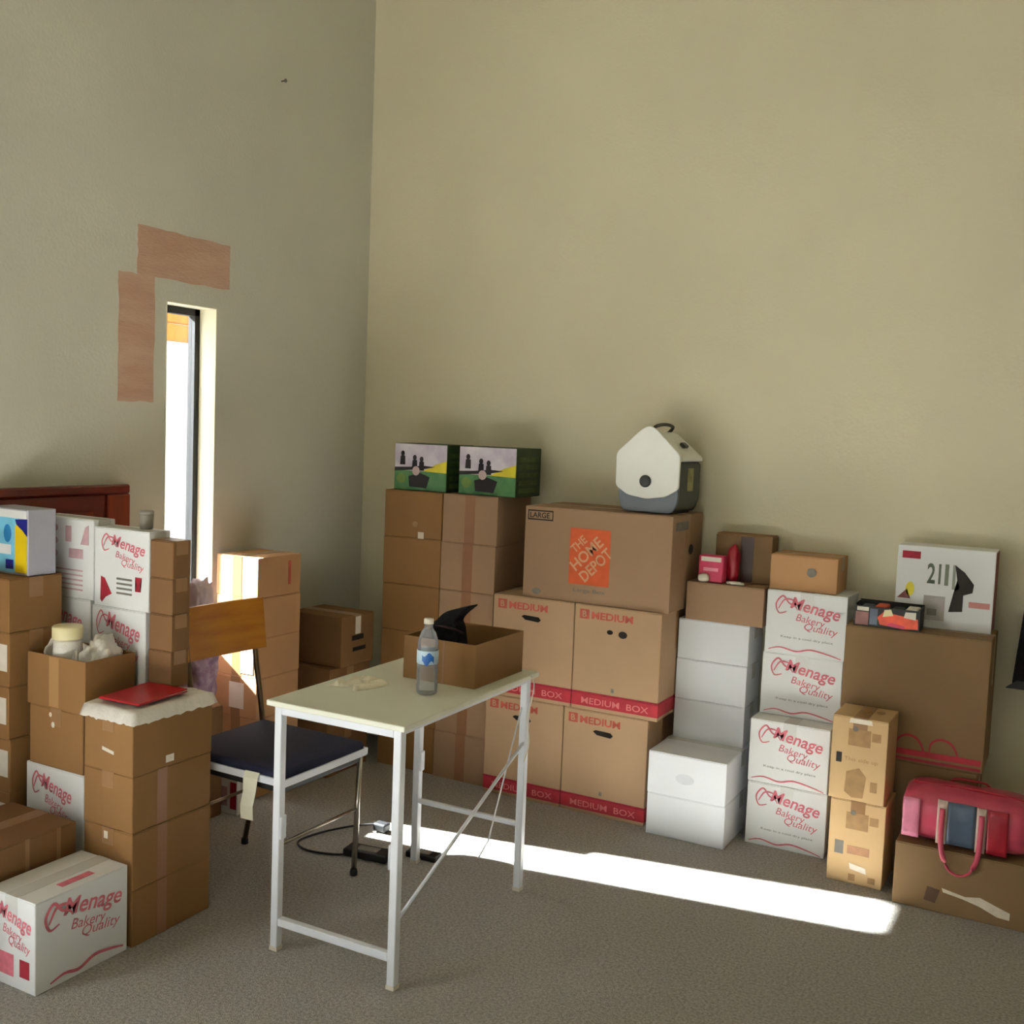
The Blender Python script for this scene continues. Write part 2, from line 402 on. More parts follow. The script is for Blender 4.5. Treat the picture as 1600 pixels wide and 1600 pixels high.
# outside
struct(box('ground', -14, WX-.14, -6, 14, -.25, -.05, GRAVEL))
gw = thing('garden_wall', 'white stucco garden wall seen through the slit window', 'wall', (-5.9, 4.9, -.05))
box('wall_body', -.1, .1, -3.5, 3.5, 0, 2.10, STUCCO, gw, .01)
fb = thing('fence_cap', 'tan wooden boards topping the white garden wall outside', 'fence', (-5.9, 4.9, 2.051))
for k in range(3): box('board', -.03, .03, -3.4, 3.4, .002+k*.135, .130+k*.135, WOOD, fb, .006)
for k in range(6): box('post', -.09, -.031, -3.3+k*1.3, -3.22+k*1.3, 0, .42, WOOD, fb, .006)

# wall patches and nail
def patch(lbl, y0, y1, z0, z1, seed, skew=0):
    random.seed(seed); pts = []
    n = 10
    for i in range(n+1): pts.append((y0+(y1-y0)*i/n, z0+random.uniform(-.003, .003)))
    for i in range(1, n+1): pts.append((y1+random.uniform(-.003, .003), z0+(z1-z0)*i/n))
    for i in range(1, n+1): pts.append((y1+(y0-y1)*i/n, z1+random.uniform(-.003, .003)))
    for i in range(1, n): pts.append((y0+random.uniform(-.003, .003), z1+(z0-z1)*i/n))
    o = prism('wall_patch', pts, WX, WX+.0018, PLASTER, None, 'x')
    return tag(o, lbl, 'wall patch')
patch('pink bare patch running sideways above the slit window', 2.775, 3.245, 2.035, 2.212, 3)
patch('pink bare upright patch left of the slit window', 2.690, 2.857, 1.57, 2.034, 4)
nl = lathe('nail', [(0, 0), (.003, 0), (.003, .02), (.008, .02), (.008, .024), (0, .025)], GREYI, None, 10)
nl.rotation_euler = (0, math.radians(90), 0); nl.location = (WX, 3.533, 2.943); tag(nl, 'small nail high on the left wall near the corner', 'nail')

# ------------------------------------------------------------------ left cluster
random.seed(11)
A = stack('cardboard_box', 'brown cardboard box in the stack under the red folder', -2.504, -2.304, 2.067, 2.372, 0, [.167]*4, BROWN, 'stack of four brown boxes left of the chair', seam='y', jit=.004)
rectp(A[3], 'front', .38, .36, .62, .42, LABEL, 'paper_scrap', sk=.05)
rectp(A[3], 'right', .40, .07, .50, .20, LABEL, 'paper_scrap')
rectp(A[1], 'front', .42, .80, .50, .93, LABEL, 'paper_scrap')
for a in A[:3]: rectp(a, 'right', .30, 0.02, .42, .98, TAPE_R, 'tape_strip', .0007)
# film tray and folder on top
t = thing('plastic_bag', 'crinkled white plastic bag spread over the stack, under the red folder', 'bag', (-2.404, 2.22, .6685))
bm = bmesh.new(); nx, ny = 22, 30; V = []
for i in range(nx+1):
    for j in range(ny+1):
        a = i/nx*2-1; b = j/ny*2-1; m_ = max(abs(a), abs(b))
        z = .004+.016*(1-m_**6)+.004*noise.noise(Vector((a*4, b*5, 0)))+(.006 if .8 < m_ < .96 else 0)
        if m_ >= .999: z = -.018+.008*noise.noise(Vector((a*7, b*7, 2)))
        s = 1.0
        V.append(bm.verts.new((a*.112*s+(.004*noise.noise(Vector((b*6, 0, 1))) if abs(a) > .9 else 0), b*.1635*s+(.004*noise.noise(Vector((a*6, 4, 1))) if abs(b) > .9 else 0), z)))
for i in range(nx):
    for j in range(ny): bm.faces.new((V[i*(ny+1)+j], V[(i+1)*(ny+1)+j], V[(i+1)*(ny+1)+j+1], V[i*(ny+1)+j+1]))
bmobj('bag_sheet', bm, FILM, t, True)
o = thing('folder', 'bright red folder lying on the brown box stack', 'folder', (-2.402, 2.192, .6965), math.radians(3))
box('back_cover', -.078, .078, -.098, .098, 0, .003, REDP, o, .001); box('front_cover', -.077, .078, -.097, .097, .0045, .008, REDP, o, .001, rot=Matrix.Rotation(math.radians(1.5), 3, 'X'))
box('sheets', -.075, .075, -.094, .094, .003, .0045, LABEL, o)

B = carton('white_carton', 'white box with red script logo on the floor in the front left corner', -2.50, -2.309, 1.756, 2.056, 0, .25, WHITE, seam='y', tape=TAPE_W)
mlogo(B, 'right', RED, .36, .93, .1, .93, .009, False); mlogo(B, 'front', RED, .42, .92, .05, .92, .006, False)
rectp(B, 'front', .68, .15, .88, .34, RED_D, 'printed_mark'); rectp(B, 'front', .1, .12, .55, .36, RED, 'printed_mark')
stroke(B, 'right', [(.15, .06), (.3, .10), (.45, .07), (.62, .14), (.8, .12), (.95, .08)], .010, RED)
rectp(B, 'top', .72, .35, .85, .7, RED, 'printed_mark', .0012)

random.seed(5)
C = stack('cardboard_box', 'brown box in the low pile behind the white box at the left edge', -2.80, -2.515, 1.60, 2.045, 0, [.168, .168], BROWN_D, 'two brown boxes behind the white box', seam='y', jit=.003, rj=.3)
for c in C:
    for u in (.15, .38, .62, .85): rectp(c, 'right', u, .0, u+.03, .99, TAPE, 'tape_strip', .0007)

# D : mixed stack with the open box
carton('cardboard_box', 'brown box on the floor under the left white logo box, mostly hidden', -2.80, -2.545, 2.10, 2.285, 0, .185, BROWN_D)
Dw = carton('white_carton', 'white box with red script logo beneath two brown boxes', -2.805, -2.548, 2.10, 2.285, .185, .448, WHITE, tape=TAPE_W)
mlogo(Dw, 'front', RED, .40, .92, .12, .80, .006, False)
Db = carton('cardboard_box', 'brown box between the open box and the white logo box', -2.79, -2.552, 2.10, 2.285, .448, .632, BROWN, seam='y')
disc(Db, 'front', .45, .72, .03, .05, LABEL, 'sticker'); disc(Db, 'front', .40, .88, .025, .04, TAPE_L, 'sticker')
Do = carton('open_box', 'open brown box holding a cream lidded tub and crumpled plastic', -2.80, -2.543, 2.10, 2.285, .632, .790, BROWN, opened=True)
rectp(Do, 'front', .38, .02, .55, .98, TAPE_L, 'tape_strip', .0007).data.materials[0] = mat('tan_tape', (172, 132, 84), .35, .05, 8)
jar = thing('tub', 'white tub with a cream lid in the open box', 'tub', (-2.690, 2.155, .665))
box('inner_pack', -.04, .04, -.04, .04, -.027, -.001, LABEL, jar)
lathe('tub_body', [(0, 0), (.036, 0), (.040, .01), (.042, .13), (.040, .162), (.034, .17), (0, .17)], FILM, jar)
lathe('lid', [(0, .171), (.043, .171), (.045, .175), (.045, .205), (.042, .210), (0, .211)], CREAM, jar)
lump('crumpled_bag', -2.768, 2.20, .640, .045, .12, .20, FILM, None, .35, 3.2, 5); tag(bpy.data.objects['crumpled_bag'], 'crumpled white plastic standing left of the cream tub', 'bag')
o = lump('plastic_bag', -2.598, 2.205, .640, .085, .13, .205, FILM, None, .32, 2.8, 12, .8); tag(o, 'crumpled greyish plastic right of the cream tub', 'bag')
lump('paper_wad', -2.632, 2.140, .638, .03, .035, .160, FILM, None, .4, 3, 9); tag(bpy.data.objects['paper_wad'], 'small wad of whitish paper in front of the cream tub', 'paper')

# E : column at left edge
random.seed(21)
E_ = stack('cardboard_box', 'labelled brown box in the column at the left edge', -3.04, -2.832, 2.062, 2.25, 0, [.184, .166, .166, .164, .166, .165], BROWN, 'column of labelled brown boxes at the left edge', jit=.003, rj=.4)
for e in E_[:5]: rectp(e, 'front', .70, .28, .95, .78, LABEL, 'paper_label')
F_ = thing('retail_box', 'light blue and yellow printed box on top of the left column', 'box', (-2.94, 2.18, 1.012))
DIM[F_.name] = (.20, .10, .205)
box('carton_body', -.10, .10, -.05, .05, 0, .205, mat('pale_grey_carton', (176, 176, 190), .5, .04, 10), F_, .002)
rectp(F_, 'front', 0.01, .03, .78, .93, BLUE, 'blue_print'); rectp(F_, 'front', 0.01, .86, .97, .98, WHITE, 'white_print', .0014)
poly(F_, 'front', [(.70, .04), (.97, .04), (.97, .62), (.9, .68), (.74, .78), (.70, .72)], YELLOW, 'yellow_print', .0016)
poly(F_, 'front', [(.70, .84), (.98, .86), (.98, .60), (.88, .68), (.74, .76)], NAVYI, 'dark_blue_print', .0019)
disc(F_, 'front', .52, .62, .09, .14, mat('mid_blue_print', (40, 130, 190), .4, .1, 12), 'printed_dot', .0018)
rectp(F_, 'front', .48, .08, .66, .22, NAVYI, 'printed_mark', .0018); rectp(F_, 'front', .1, .3, .6, .45, WHITE, 'printed_mark', .0018)
# G : four white boxes behind the open box
G1 = carton('white_carton', 'white logo box directly behind the cream tub, lower left of four', -3.025, -2.765, 2.30, 2.385, .68, .925, WHITE, tape=TAPE_W)
G2 = carton('white_carton', 'white box with rows of small pink print next to the blue pack', -3.025, -2.752, 2.30, 2.385, .925, 1.183, WHITE, tape=TAPE_W)
G3 = carton('white_carton', 'white logo box lower right of four, behind the paper roll', -2.757, -2.517, 2.30, 2.385, .68, .915, WHITE, tape=TAPE_W)
G4 = carton('white_carton', 'white logo box with dark red flame marks, upper right of four', -2.748, -2.505, 2.30, 2.385, .915, 1.165, WHITE, tape=TAPE_W)
Gb = stack('cardboard_box', 'brown box hidden under the four white logo boxes', -3.02, -2.52, 2.303, 2.385, 0, [.34, .34], BROWN_D, 'boxes under the white logo boxes', jit=.001, rj=0)
mlogo(G1, 'front', RED, .30, .95, .1, .85, .005, False); mlogo(G3, 'front', RED, .30, .95, .1, .9, .005, False); mlogo(G4, 'front', RED, .50, .93, .15, .93, .005, False)
poly(G4, 'front', [(.12, .08), (.13, .38), (.20, .36), (.33, .17), (.22, .12), (.15, .05)], RED_D, 'printed_flame')
poly(G4, 'front', [(.76, .24), (.86, .24), (.84, .32), (.88, .42), (.76, .42), (.79, .33)], RED_D, 'printed_flame')
for q in range(4): rectp(G4, 'front', .42, .36-q*.06, .70, .385-q*.06, GREYI, 'fine_print')
pk = mat('faint_pink_ink', (196, 160, 166), .7, .1, 40)
for v in (.86, .70, .54): disc(G2, 'front', .28, v, .11, .06, pk, 'printed_oval')
for v in (.34, .28, .22, .16, .10): rectp(G2, 'front', .2, v, .82, v+.02, pk, 'fine_print')
poly(G2, 'front', [(.78, .68), (.92, .68), (.92, .93), (.86, .90)], pk, 'printed_mark'); rectp(G2, 'front', .58, .50, .82, .62, pk, 'printed_mark'); rectp(G2, 'front', .52, .70, .62, .9, pk, 'printed_mark')
# H : thin brown column
random.seed(31)
stack('small_box', 'small brown box in the little column beside the white logo boxes', -2.501, -2.404, 2.300, 2.372, .694, [.112, .112, .112, .115], BROWN_D, 'little column of small brown boxes', jit=.0015, rj=.4)
# I : mahogany headboard
hb = thing('headboard', 'dark red mahogany headboard leaning on the left wall', 'headboard', (-3.068, 1.95, 0))
box('panel', -.012, .008, -.76, .66, .35, 1.235, MAHOG, hb, .004)
box('top_rail', -.02, .02, -.80, .76, 1.235, 1.268, MAHOG, hb, .006)
box('rail', .009, .016, -.76, .60, 1.16, 1.175, MAHOG2, hb, .002)
box('post', -.02, .02, .66, .76, 0, 1.234, MAHOG2, hb, .005); box('post', -.02, .02, -.80, -.765, 0, 1.234, MAHOG2, hb, .005)
# J : small grey thing behind the logo box
gj = thing('small_cup', 'small grey cup on the upper right white logo box, beside the headboard', 'cup', (-2.585, 2.362, 1.1655))
lathe('cup_body', [(0, 0), (.018, 0), (.0205, .004), (.022, .045), (.020, .046), (.018, .006), (0, .006)], mat('grey_metal', (150, 142, 132), .4, .05, 12), gj)
lathe('lid', [(0, .0465), (.0225, .0465), (.0225, .054), (.019, .058), (0, .058)], mat('grey_cap', (140, 132, 124), .5, .05, 12), gj)

# K : pink and lilac things by the window
kb = carton('cardboard_box', 'brown box on the floor holding up the lilac bag', -3.07, -2.835, 2.80, 2.975, 0, .43, BROWN_D)
o = lump('cloth_bag', -2.945, 2.90, .43, .23, .17, .30, LILAC, None, .22, 3.0, 2, .8); tag(o, 'lilac floral cloth bag behind the chair back', 'bag')
o = lump('pink_garment', -3.035, 2.885, .742, .10, .12, .265, PINKC, None, .25, 3.5, 6, .8); tag(o, 'bunched pink cloth below the left edge of the window', 'cloth')
o = lump('pale_bundle', -2.935, 2.95, .742, .085, .09, .165, mat('pale_pink_cloth', (214, 192, 200), .8, .06, 12, .3, 30), None, .2, 3.5, 8, .7); tag(o, 'pale pinkish white bundle in front of the window bottom', 'cloth')

# L : sunlit stack by the window
random.seed(41)
L_ = stack('cardboard_box', 'brown box in the sunlit stack right of the window', -3.068, -2.846, 3.170, 3.425, 0, [.1622]*6, PEACH, 'sunlit stack right of the slit window', jit=.003, rj=.5, seam='y', front_tape=1.0)
rectp(L_[5], 'right', .70, .25, .76, .85, RED_T, 'printed_mark'); rectp(L_[3], 'front', .6, .1, .9, .8, LABEL, 'paper_label'); rectp(L_[2], 'front', .35, .2, .7, .85, LABEL, 'paper_label')
sw = carton('small_box', 'small white box with a red mark on the floor under the chair', -2.90, -2.775, 2.995, 3.08, 0, .15, WHITE, tape=TAPE_W)
rectp(sw, 'front', .72, .15, .97, .85, RED_D, 'printed_mark'); rectp(sw, 'front', .1, .2, .6, .7, pk, 'printed_mark')
# M : box in the corner
random.seed(43)
stack('cardboard_box', 'brown box beneath the handled box in the room corner', -3.055, -2.765, 3.53, 3.815, 0, [.235, .235], BROWN_D, 'boxes under the corner box', jit=.004, rj=.3)
Mb = carton('cardboard_box', 'dark brown box with a white slip on its side, in the room corner', -3.03, -2.745, 3.58, 3.81, .471, .690, BROWN_D, rz=0)
rectp(Mb, 'right', .42, .62, .58, .97, LABEL, 'paper_slip'); rectp(Mb, 'right', .35, .28, .75, .36, DARKHOLE, 'hand_hole'); rectp(Mb, 'right', .32, .5, .68, .6, DARKHOLE, 'hand_hole', .0008)

# N : two columns against the back wall
random.seed(51)
N1 = stack('cardboard_box', 'brown box, left column under the green boxes', -2.722, -2.424, 3.835, 4.14, 0, [.206]*6, BROWN, 'left column under the green boxes', jit=.003, rj=.4)
N2 = stack('cardboard_box', 'tape striped tan box, right column under the green boxes', -2.418, -2.150, 3.83, 4.13, 0, [.206]*6, TAN2, 'right column under the green boxes', jit=.003, rj=.3, seam='y', front_tape=1.0, tape=TAPE_R)
rectp(N1[5], 'front', .60, .0, .70, .14, TAPE_L, 'paper_scrap'); rectp(N2[1], 'front', .45, .72, .52, .8, LABEL, 'paper_scrap')
disc(N1[5], 'front', .55, .3, .05, .06, BROWNI, 'printed_mark')
# green boxes
def green(x0, x1, lab):
    g = thing('printed_box', lab, 'box', ((x0+x1)/2, 3.98, 1.2365)); w_ = x1-x0; DIM[g.name] = (w_, .22, .205)
    box('carton_body', -w_/2, w_/2, -.11, .11, 0, .205, GREENB, g, .002)
    rectp(g, 'front', .01, .40, .99, .99, LAVS, 'sky_print'); rectp(g, 'front', .01, .01, .99, .42, GREENF, 'field_print', .0012)
    poly(g, 'front', [(.55, .42), (.99, .40), (.99, .66), (.8, .58)], YELH, 'horizon_print', .0014)
    poly(g, 'front', [(.01, .48), (.3, .50), (.55, .54), (.78, .52), (.55, .46), (.01, .40)], SILH, 'hill_print', .0016)
    for u, v in ((.16, .68), (.39, .60), (.52, .57)):
        disc(g, 'front', u, v+.10, .035, .06, SILH, 'figure_head', .0020)
        poly(g, 'front', [(u-.05, v-.14), (u+.05, v-.14), (u+.045, v+.05), (u-.04, v+.05)], SILH, 'figure_body', .0018)
    disc(g, 'front', .42, .42, .07, .10, mat('pale_pink_print', (196, 170, 170), .6, .1, 20), 'printed_mark', .0022)
    poly(g, 'front', [(.3, .08), (.62, .06), (.68, .30), (.5, .38), (.28, .30)], SILH, 'ground_shadow_print', .0018)
    disc(g, 'front', .14, .25, .09, .11, mat('olive_print', (112, 140, 66), .6, .1, 20), 'printed_mark', .0018)
    for v in (.08, .24, .4, .56, .72): rectp(g, 'right', .1, v, .9, v+.10, mat('moss_print', (70, 88, 46), .6, .3, 20), 'side_print')
    return g
green(-2.700, -2.425, 'green printed box with silhouetted riders, left of the pair on the brown columns')
green(-2.365, -2.085, 'green printed box with silhouetted riders, right of the pair on the brown columns')
box_gap = None

# P : moving boxes
def moving(x0, x1, z0, z1, lab, k):
    o = carton('moving_box', lab, x0, x1, 3.79, 4.15, z0, z1, TAN, group='four tan moving boxes with a red band', rz=[0.3, -.3, .2, -.2][k])
    rectp(o, 'front', 0, .035, 1, .155, RED_B, 'red_band', .0008); rectp(o, 'right', 0, .035, 1, .155, RED_B, 'red_band', .0008)
    rectp(o, 'front', 0, .150, 1, .172, RED_D, 'red_line', .0012); rectp(o, 'right', 0, .150, 1, .172, RED_D, 'red_line', .0012)
    txt(o, 'front', 'MEDIUM  BOX', .12, .06, .9, .12, mat('pale_red_ink', (216, 120, 120), .7, .1, 30), 0, .01, depth=.0014)
    rectp(o, 'front', .06, .865, .17, .955, RED_T, 'printed_square'); txt(o, 'front', 'B', .09, .88, .14, .94, TAN, 0, .02, depth=.0016)
    txt(o, 'front', 'MEDIUM', .20, .87, .68, .94, RED_T, 0, .03)
    n = 12; cu, cv = .48, .795
    if k == 3:
        disc(o, 'front', .42, .765, .035, .022, DARKHOLE, 'hand_hole'); disc(o, 'front', .57, .755, .05, .033, DARKHOLE, 'hand_hole')
    else:
        poly(o, 'front', [(cu-.12, cv+.012), (cu-.09, cv+.028), (cu+.09, cv+.022), (cu+.12, cv-.005), (cu+.09, cv-.028), (cu-.07, cv-.018)], DARKHOLE, 'hand_hole')
    txt(o, 'front', 'i', .46, .2, .50, .24, GREYI, 0, .02)
    return o
moving(-2.145, -1.787, 0, .420, 'tan moving box with red band, lower left of the four', 0)
moving(-1.781, -1.420, 0, .420, 'tan moving box with red band, lower right of the four', 1)
moving(-2.125, -1.757, .4205, .842, 'tan moving box with red band, upper left of the four', 2)
moving(-1.752, -1.386, .4205, .842, 'tan moving box with torn handle hole, upper right of the four', 3)
HD = carton('large_box', 'large tan box with an orange square logo beneath the cooler', -1.998, -1.365, 3.80, 4.15, .8425, 1.215, TAN2, seam='x')
rectp(HD, 'front', .325, .20, .600, .80, ORANGE, 'orange_logo')
TLt = mat('logo_tan_ink', (214, 160, 120), .7, .05, 30)
def diagtxt(root, s, cx_, cz_, wd, ht, ang, mt):
    src = textmesh(s, 0, .02); xs = [v.co.x for v in src.vertices]; ys = [v.co.y for v in src.vertices]
    ax, bx, ay, by = min(xs), max(xs), min(ys), max(ys); w_, d_, h_ = DIM[root.name]; ca, sa = math.cos(ang), math.sin(ang)
    for v in src.vertices:
        a = ((v.co.x-ax)/(bx-ax)-.5)*wd; b = ((v.co.y-ay)/(by-ay)-.5)*ht
        v.co = Vector((-w_/2+cx_*w_+a*ca-b*sa, -d_/2-.0018, cz_*h_+a*sa+b*ca))
    return link('printed_text', src, mt, root)
for s, d_, wd, ht in (('THE', -.068, .075, .034), ('HOME', -.018, .165, .046), ('DEPOT', .040, .165, .046)):
    diagtxt(HD, s, .4625+d_*.707/.633, .50-d_*.707/.372, wd, ht, math.radians(45), TLt)
txt(HD, 'front', 'Large Box', .36, .105, .58, .16, GREYI, 0, .01)
bm = bmesh.new(); f_, W_, H_ = face_xf(HD, 'front')
for u0, v0, u1, v1 in ((.02, .85, .20, .865), (.02, .945, .20, .96), (.02, .85, .026, .96), (.194, .85, .2, .96)):
    a = f_(u0, v0, .0005); b = f_(u1, v1, .0011); addbox(bm, a.x, b.x, b.y, a.y, a.z, b.z)
bmobj('printed_frame', bm, BLACKI, HD); txt(HD, 'front', 'LARGE', .035, .875, .175, .935, BLACKI, 0, .02)
disc(HD, 'front', .1, .075, .03, .035, GREYI, 'printed_mark')
rectp(HD, 'right', .10, .84, .5, .93, GREYI, 'printed_label'); disc(HD, 'right', .62, .62, .07, .055, DARKHOLE, 'hand_hole')

# Q : cooler
ck = thing('cooler', 'white and grey picnic cooler standing on the large tan box', 'cooler', (-1.497, 3.985, 1.2152), math.radians(-2))
def rnd(pts, r=.018, n=5):
    out = []
    for i in range(len(pts)):
        p = Vector(pts[i]); a = Vector(pts[i-1]); b = Vector(pts[(i+1) % len(pts)])
        rr = min(r, (a-p).length*.45, (b-p).length*.45)
        s = p+(a-p).normalized()*rr; e = p+(b-p).normalized()*rr
        for k in range(n+1):
            t_ = k/n; q = s*(1-t_)**2+p*2*t_*(1-t_)+e*t_**2; out.append((q.x, q.y))
    return out
prism('body', rnd([(-.105, .006), (.105, .006), (.124, .06), (.124, .205), (-.124, .205), (-.118, .06)], .02), -.10, .118, GREYD, ck, 'y', .004)
prism('front_panel', rnd([(-.105, .004), (.105, .004), (.126, .05), (.126, .13), (-.126, .13), (-.122, .05)], .025), -.118, -.101, GREYP, ck, 'y', .003)
prism('lid', rnd([(-.130, .206), (.130, .206), (.130, .222), (.012, .318), (-.012, .318), (-.130, .222)], .012), -.10, .12, WHP, ck, 'y', .003)
sh = [(-.128, .11)]+[(.128*math.sin(a)*1.0, .11-.032*math.cos(a)) for a in [math.radians(-70+20*k) for k in range(8)]]+[(.128, .11)]
prism('lid_face', rnd([(-.132, .100), (-.08, .068), (0, .056), (.08, .068), (.132, .100), (.134, .232), (.03, .328), (0, .342), (-.03, .328), (-.134, .232)], .016), -.132, -.1185, WHP, ck, 'y', .004)
o = lathe('push_button', [(0, 0), (.024, 0), (.024, .004), (.016, .007), (0, .007)], mat('dark_button', (60, 62, 60), .4, .1, 10), ck, 20); o.rotation_euler = (math.radians(90), 0, 0); o.location = (-.005, -.1322, .125)
tubeobj('handle', spline([(-.02, .10, .31), (.0, .11, .338), (0.004, .02, .348), (0.0, -.07, .338), (-.0, -.08, .315)], 6), .007, mat('dark_handle', (72, 70, 64), .5, .1, 10), ck)
box('hinge', .075, .10, .0, .04, .262, .275, GREYD, ck, .002, rot=Matrix.Rotation(math.radians(38), 3, 'Y'))
box('side_label', .1242, .1255, -.02, .04, .09, .18, mat('olive_label', (150, 148, 96), .5, .25, 30), ck)
box('foot', -.09, .09, -.08, .10, 0, .0055, BLACK, ck)

# white plain boxes
random.seed(61)
W1 = stack('white_box', 'plain white box in the lower front pair on the floor', -1.393, -1.087, 3.74, 4.16, 0, [.162, .163], WHITE_P, 'plain white boxes', jit=.003, rj=.3, tape=TAPE_W)
disc(W1[1], 'front', .48, .45, .12, .12, mat('faint_grey_print', (206, 208, 216), .7, .03, 20), 'printed_mark')
W2 = stack('white_box', 'plain white box in the upper rear pile of three', -1.381, -1.097, 3.965, 4.16, .325, [.160, .160, .160], WHITE_P, 'plain white boxes', jit=.001, rj=.3, tape=TAPE_W)
Rb = carton('cardboard_box', 'short tan box on the plain white pile carrying a pink package', -1.352, -1.045, 3.955, 4.16, .805, .955, TAN2)
db = thing('striped_box', 'dark brown box with a vertical dark stripe, against the back wall', 'box', (-1.165, 4.11, .9555)); DIM[db.name] = (.225, .09, .185)
box('carton_body', -.1125, .1125, -.045, .045, 0, .185, DINGY, db, .002); rectp(db, 'front', .45, .02, .68, .98, mat('stripe_tape', (72, 50, 44), .5, .1, 10), 'tape_stripe')
box('top_flap', -.11, .11, -.04, .04, .1855, .189, BROWN, db)
pp = thing('pink_package', 'pink and white package on the short tan box', 'package', (-1.265, 4.00, .9555)); DIM[pp.name] = (.10, .05, .105)
box('package_body', -.05, .05, -.025, .025, 0, .105, PINKI, pp, .004); rectp(pp, 'front', .1, .78, .9, .95, LABEL, 'printed_band'); rectp(pp, 'front', .2, .42, .8, .55, mat('light_pink_ink', (240, 150, 170), .5, .1, 20), 'printed_band')
o = lump('red_bag', -1.195, 4.035, .9555, .05, .04, .15, PINKD, None, .2, 3, 3, .8, 3); tag(o, 'narrow dark red bag right of the pink package', 'bag')
o = lump('white_lump', -1.29, 3.968, .9555, .045, .02, .035, LABEL, None, .2, 3, 4, .9, 3); tag(o, 'small whitish object at the front of the short tan box', 'trinket')
o = lump('tissue_scrap', -1.165, 3.975, .9555, .07, .03, .014, LABEL, None, .3, 3, 4, .9, 3); tag(o, 'flat whitish paper scrap on the short tan box', 'paper')

# white logo boxes, right
random.seed(71)
ML = [carton('white_carton', 'white box with red script logo on the floor, right of the plain white boxes', -1.043, -.748, 3.87, 4.165, 0, .239, WHITE, tape=TAPE_W, seam='y'),
      carton('white_carton', 'white logo box second from the floor, right of the plain white boxes', -1.046, -.752, 3.872, 4.165, .239, .478, WHITE, tape=TAPE_W, seam='y'),
      carton('white_carton', 'white logo box second from the top, beneath the clear taped top one', -1.040, -.742, 3.968, 4.165, .478, .717, WHITE, tape=TAPE_W, seam='y'),
      carton('white_carton', 'topmost white logo box, under the small tan box', -1.035, -.738, 3.965, 4.165, .717, .956, WHITE, tape=TAPE_W, seam='y')]
for k, o in enumerate(ML): mlogo(o, 'front', RED, .36, .93, .12, .92, .006, k < 4)
Sb = carton('cardboard_box', 'small tan box topping the white logo stack', -1.035, -.785, 3.985, 4.165, .9565, 1.090, PEACH)
disc(Sb, 'front', .62, .55, .07, .13, GREYI, 'printed_mark')

# T : printed kraft boxes
def kraft(z0, z1, lab, dx):
    o = carton('kraft_box', lab, -.703+dx, -.518+dx, 3.705, 3.89, z0, z1, KRAFT, seam='y', rz=-1.0)
    rectp(o, 'front', .30, .66, .70, .86, BROWNI, 'printed_mark'); disc(o, 'front', .42, .86, .05, .03, GREYI, 'printed_mark'); rectp(o, 'front', .72, .74, .88, .84, BROWNI, 'printed_mark')
    return o
T1 = kraft(0, .292, 'kraft box with brown print on the floor beside the pink duffel', 0.0); T2 = kraft(.292, .584, 'kraft box with brown print stacked on the other kraft box', -.010)
rectp(T1, 'front', .12, .34, .28, .50, GREYI, 'printed_square'); rectp(T1, 'front', .35, .36, .75, .46, mat('faint_brown_ink', (176, 130, 96), .7, .1, 30), 'printed_mark')
poly(T1, 'front', [(.42, .18), (.72, .15), (.70, .22), (.40, .25)], TAPE_L, 'tape_scrap'); rectp(T1, 'front', .4, .04, .52, .12, BROWNI, 'printed_mark'); rectp(T1, 'front', .75, .05, .88, .12, BROWNI, 'printed_mark')
rectp(T2, 'front', .10, .44, .20, .56, BLACKI, 'printed_mark'); txt(T2, 'front', 'This side up', .25, .46, .85, .52, BROWNI, 0, .0)
poly(T2, 'front', [(.28, .10), (.42, .04), (.62, .05), (.66, .30), (.52, .40), (.30, .34)], BROWNI, 'printed_picture'); rectp(T2, 'front', .74, .14, .86, .26, BROWNI, 'printed_mark')
poly(T2, 'front', [(.30, .93), (.72, .93), (.70, .985), (.32, .985)], TAPE_L, 'tape_scrap', .0016)
for u in (.5, .75): disc(T2, 'top', u, .6, .08, .12, BROWNI, 'printed_mark')

# U : big brown box pair
U2 = carton('large_box', 'large brown box on the floor behind the pink duffel', -.715, -.262, 3.905, 4.165, 0, .405, DINGY)
U1 = carton('large_box', 'large brown box with a red band and red loops near its base', -.728, -.245, 3.90, 4.165, .4055, .868, DINGY)
rectp(U1, 'front', .30, .055, .985, .10, RED_B, 'red_band'); rectp(U1, 'front', .30, .015, .985, .035, RED_D, 'red_line')
for c in (.50, .73): stroke(U1, 'front', [(c-.09, .10), (c-.08, .17), (c-.02, .21), (c+.05, .19), (c+.09, .13), (c+.10, .08)], .008, RED_B, 'printed_loop')
bx = thing('product_box', 'white product box with a black tool picture, on the large brown box', 'box', (-.423, 4.095, .8685)); DIM[bx.name] = (.326, .13, .292)
box('carton_body', -.163, .163, -.065, .065, 0, .292, WHITE, bx, .002)
rectp(bx, 'right', .02, .02, .98, .98, mat('dusky_rose_print', (140, 74, 66), .6, .1, 12), 'side_print')
rectp(bx, 'front', .05, .84, .24, .93, RED_D, 'printed_logo'); txt(bx, 'front', '21', .32, .55, .46, .80, mat('grey_green_ink', (104, 112, 96), .7, .1, 20), 0, .02)
rectp(bx, 'front', .50, .54, .54, .80, mat('grey_green_ink2', (124, 130, 116), .7, .1, 20), 'printed_bar'); rectp(bx, 'front', .58, .5, .61, .80, mat('grey_green_ink3', (150, 154, 142), .7, .1, 20), 'printed_bar')
poly(bx, 'front', [(.60, .80), (.70, .72), (.80, .58), (.79, .48), (.70, .44), (.70, .24), (.56, .22), (.60, .46), (.66, .52), (.63, .62)], BLACKI, 'tool_picture', .0016)
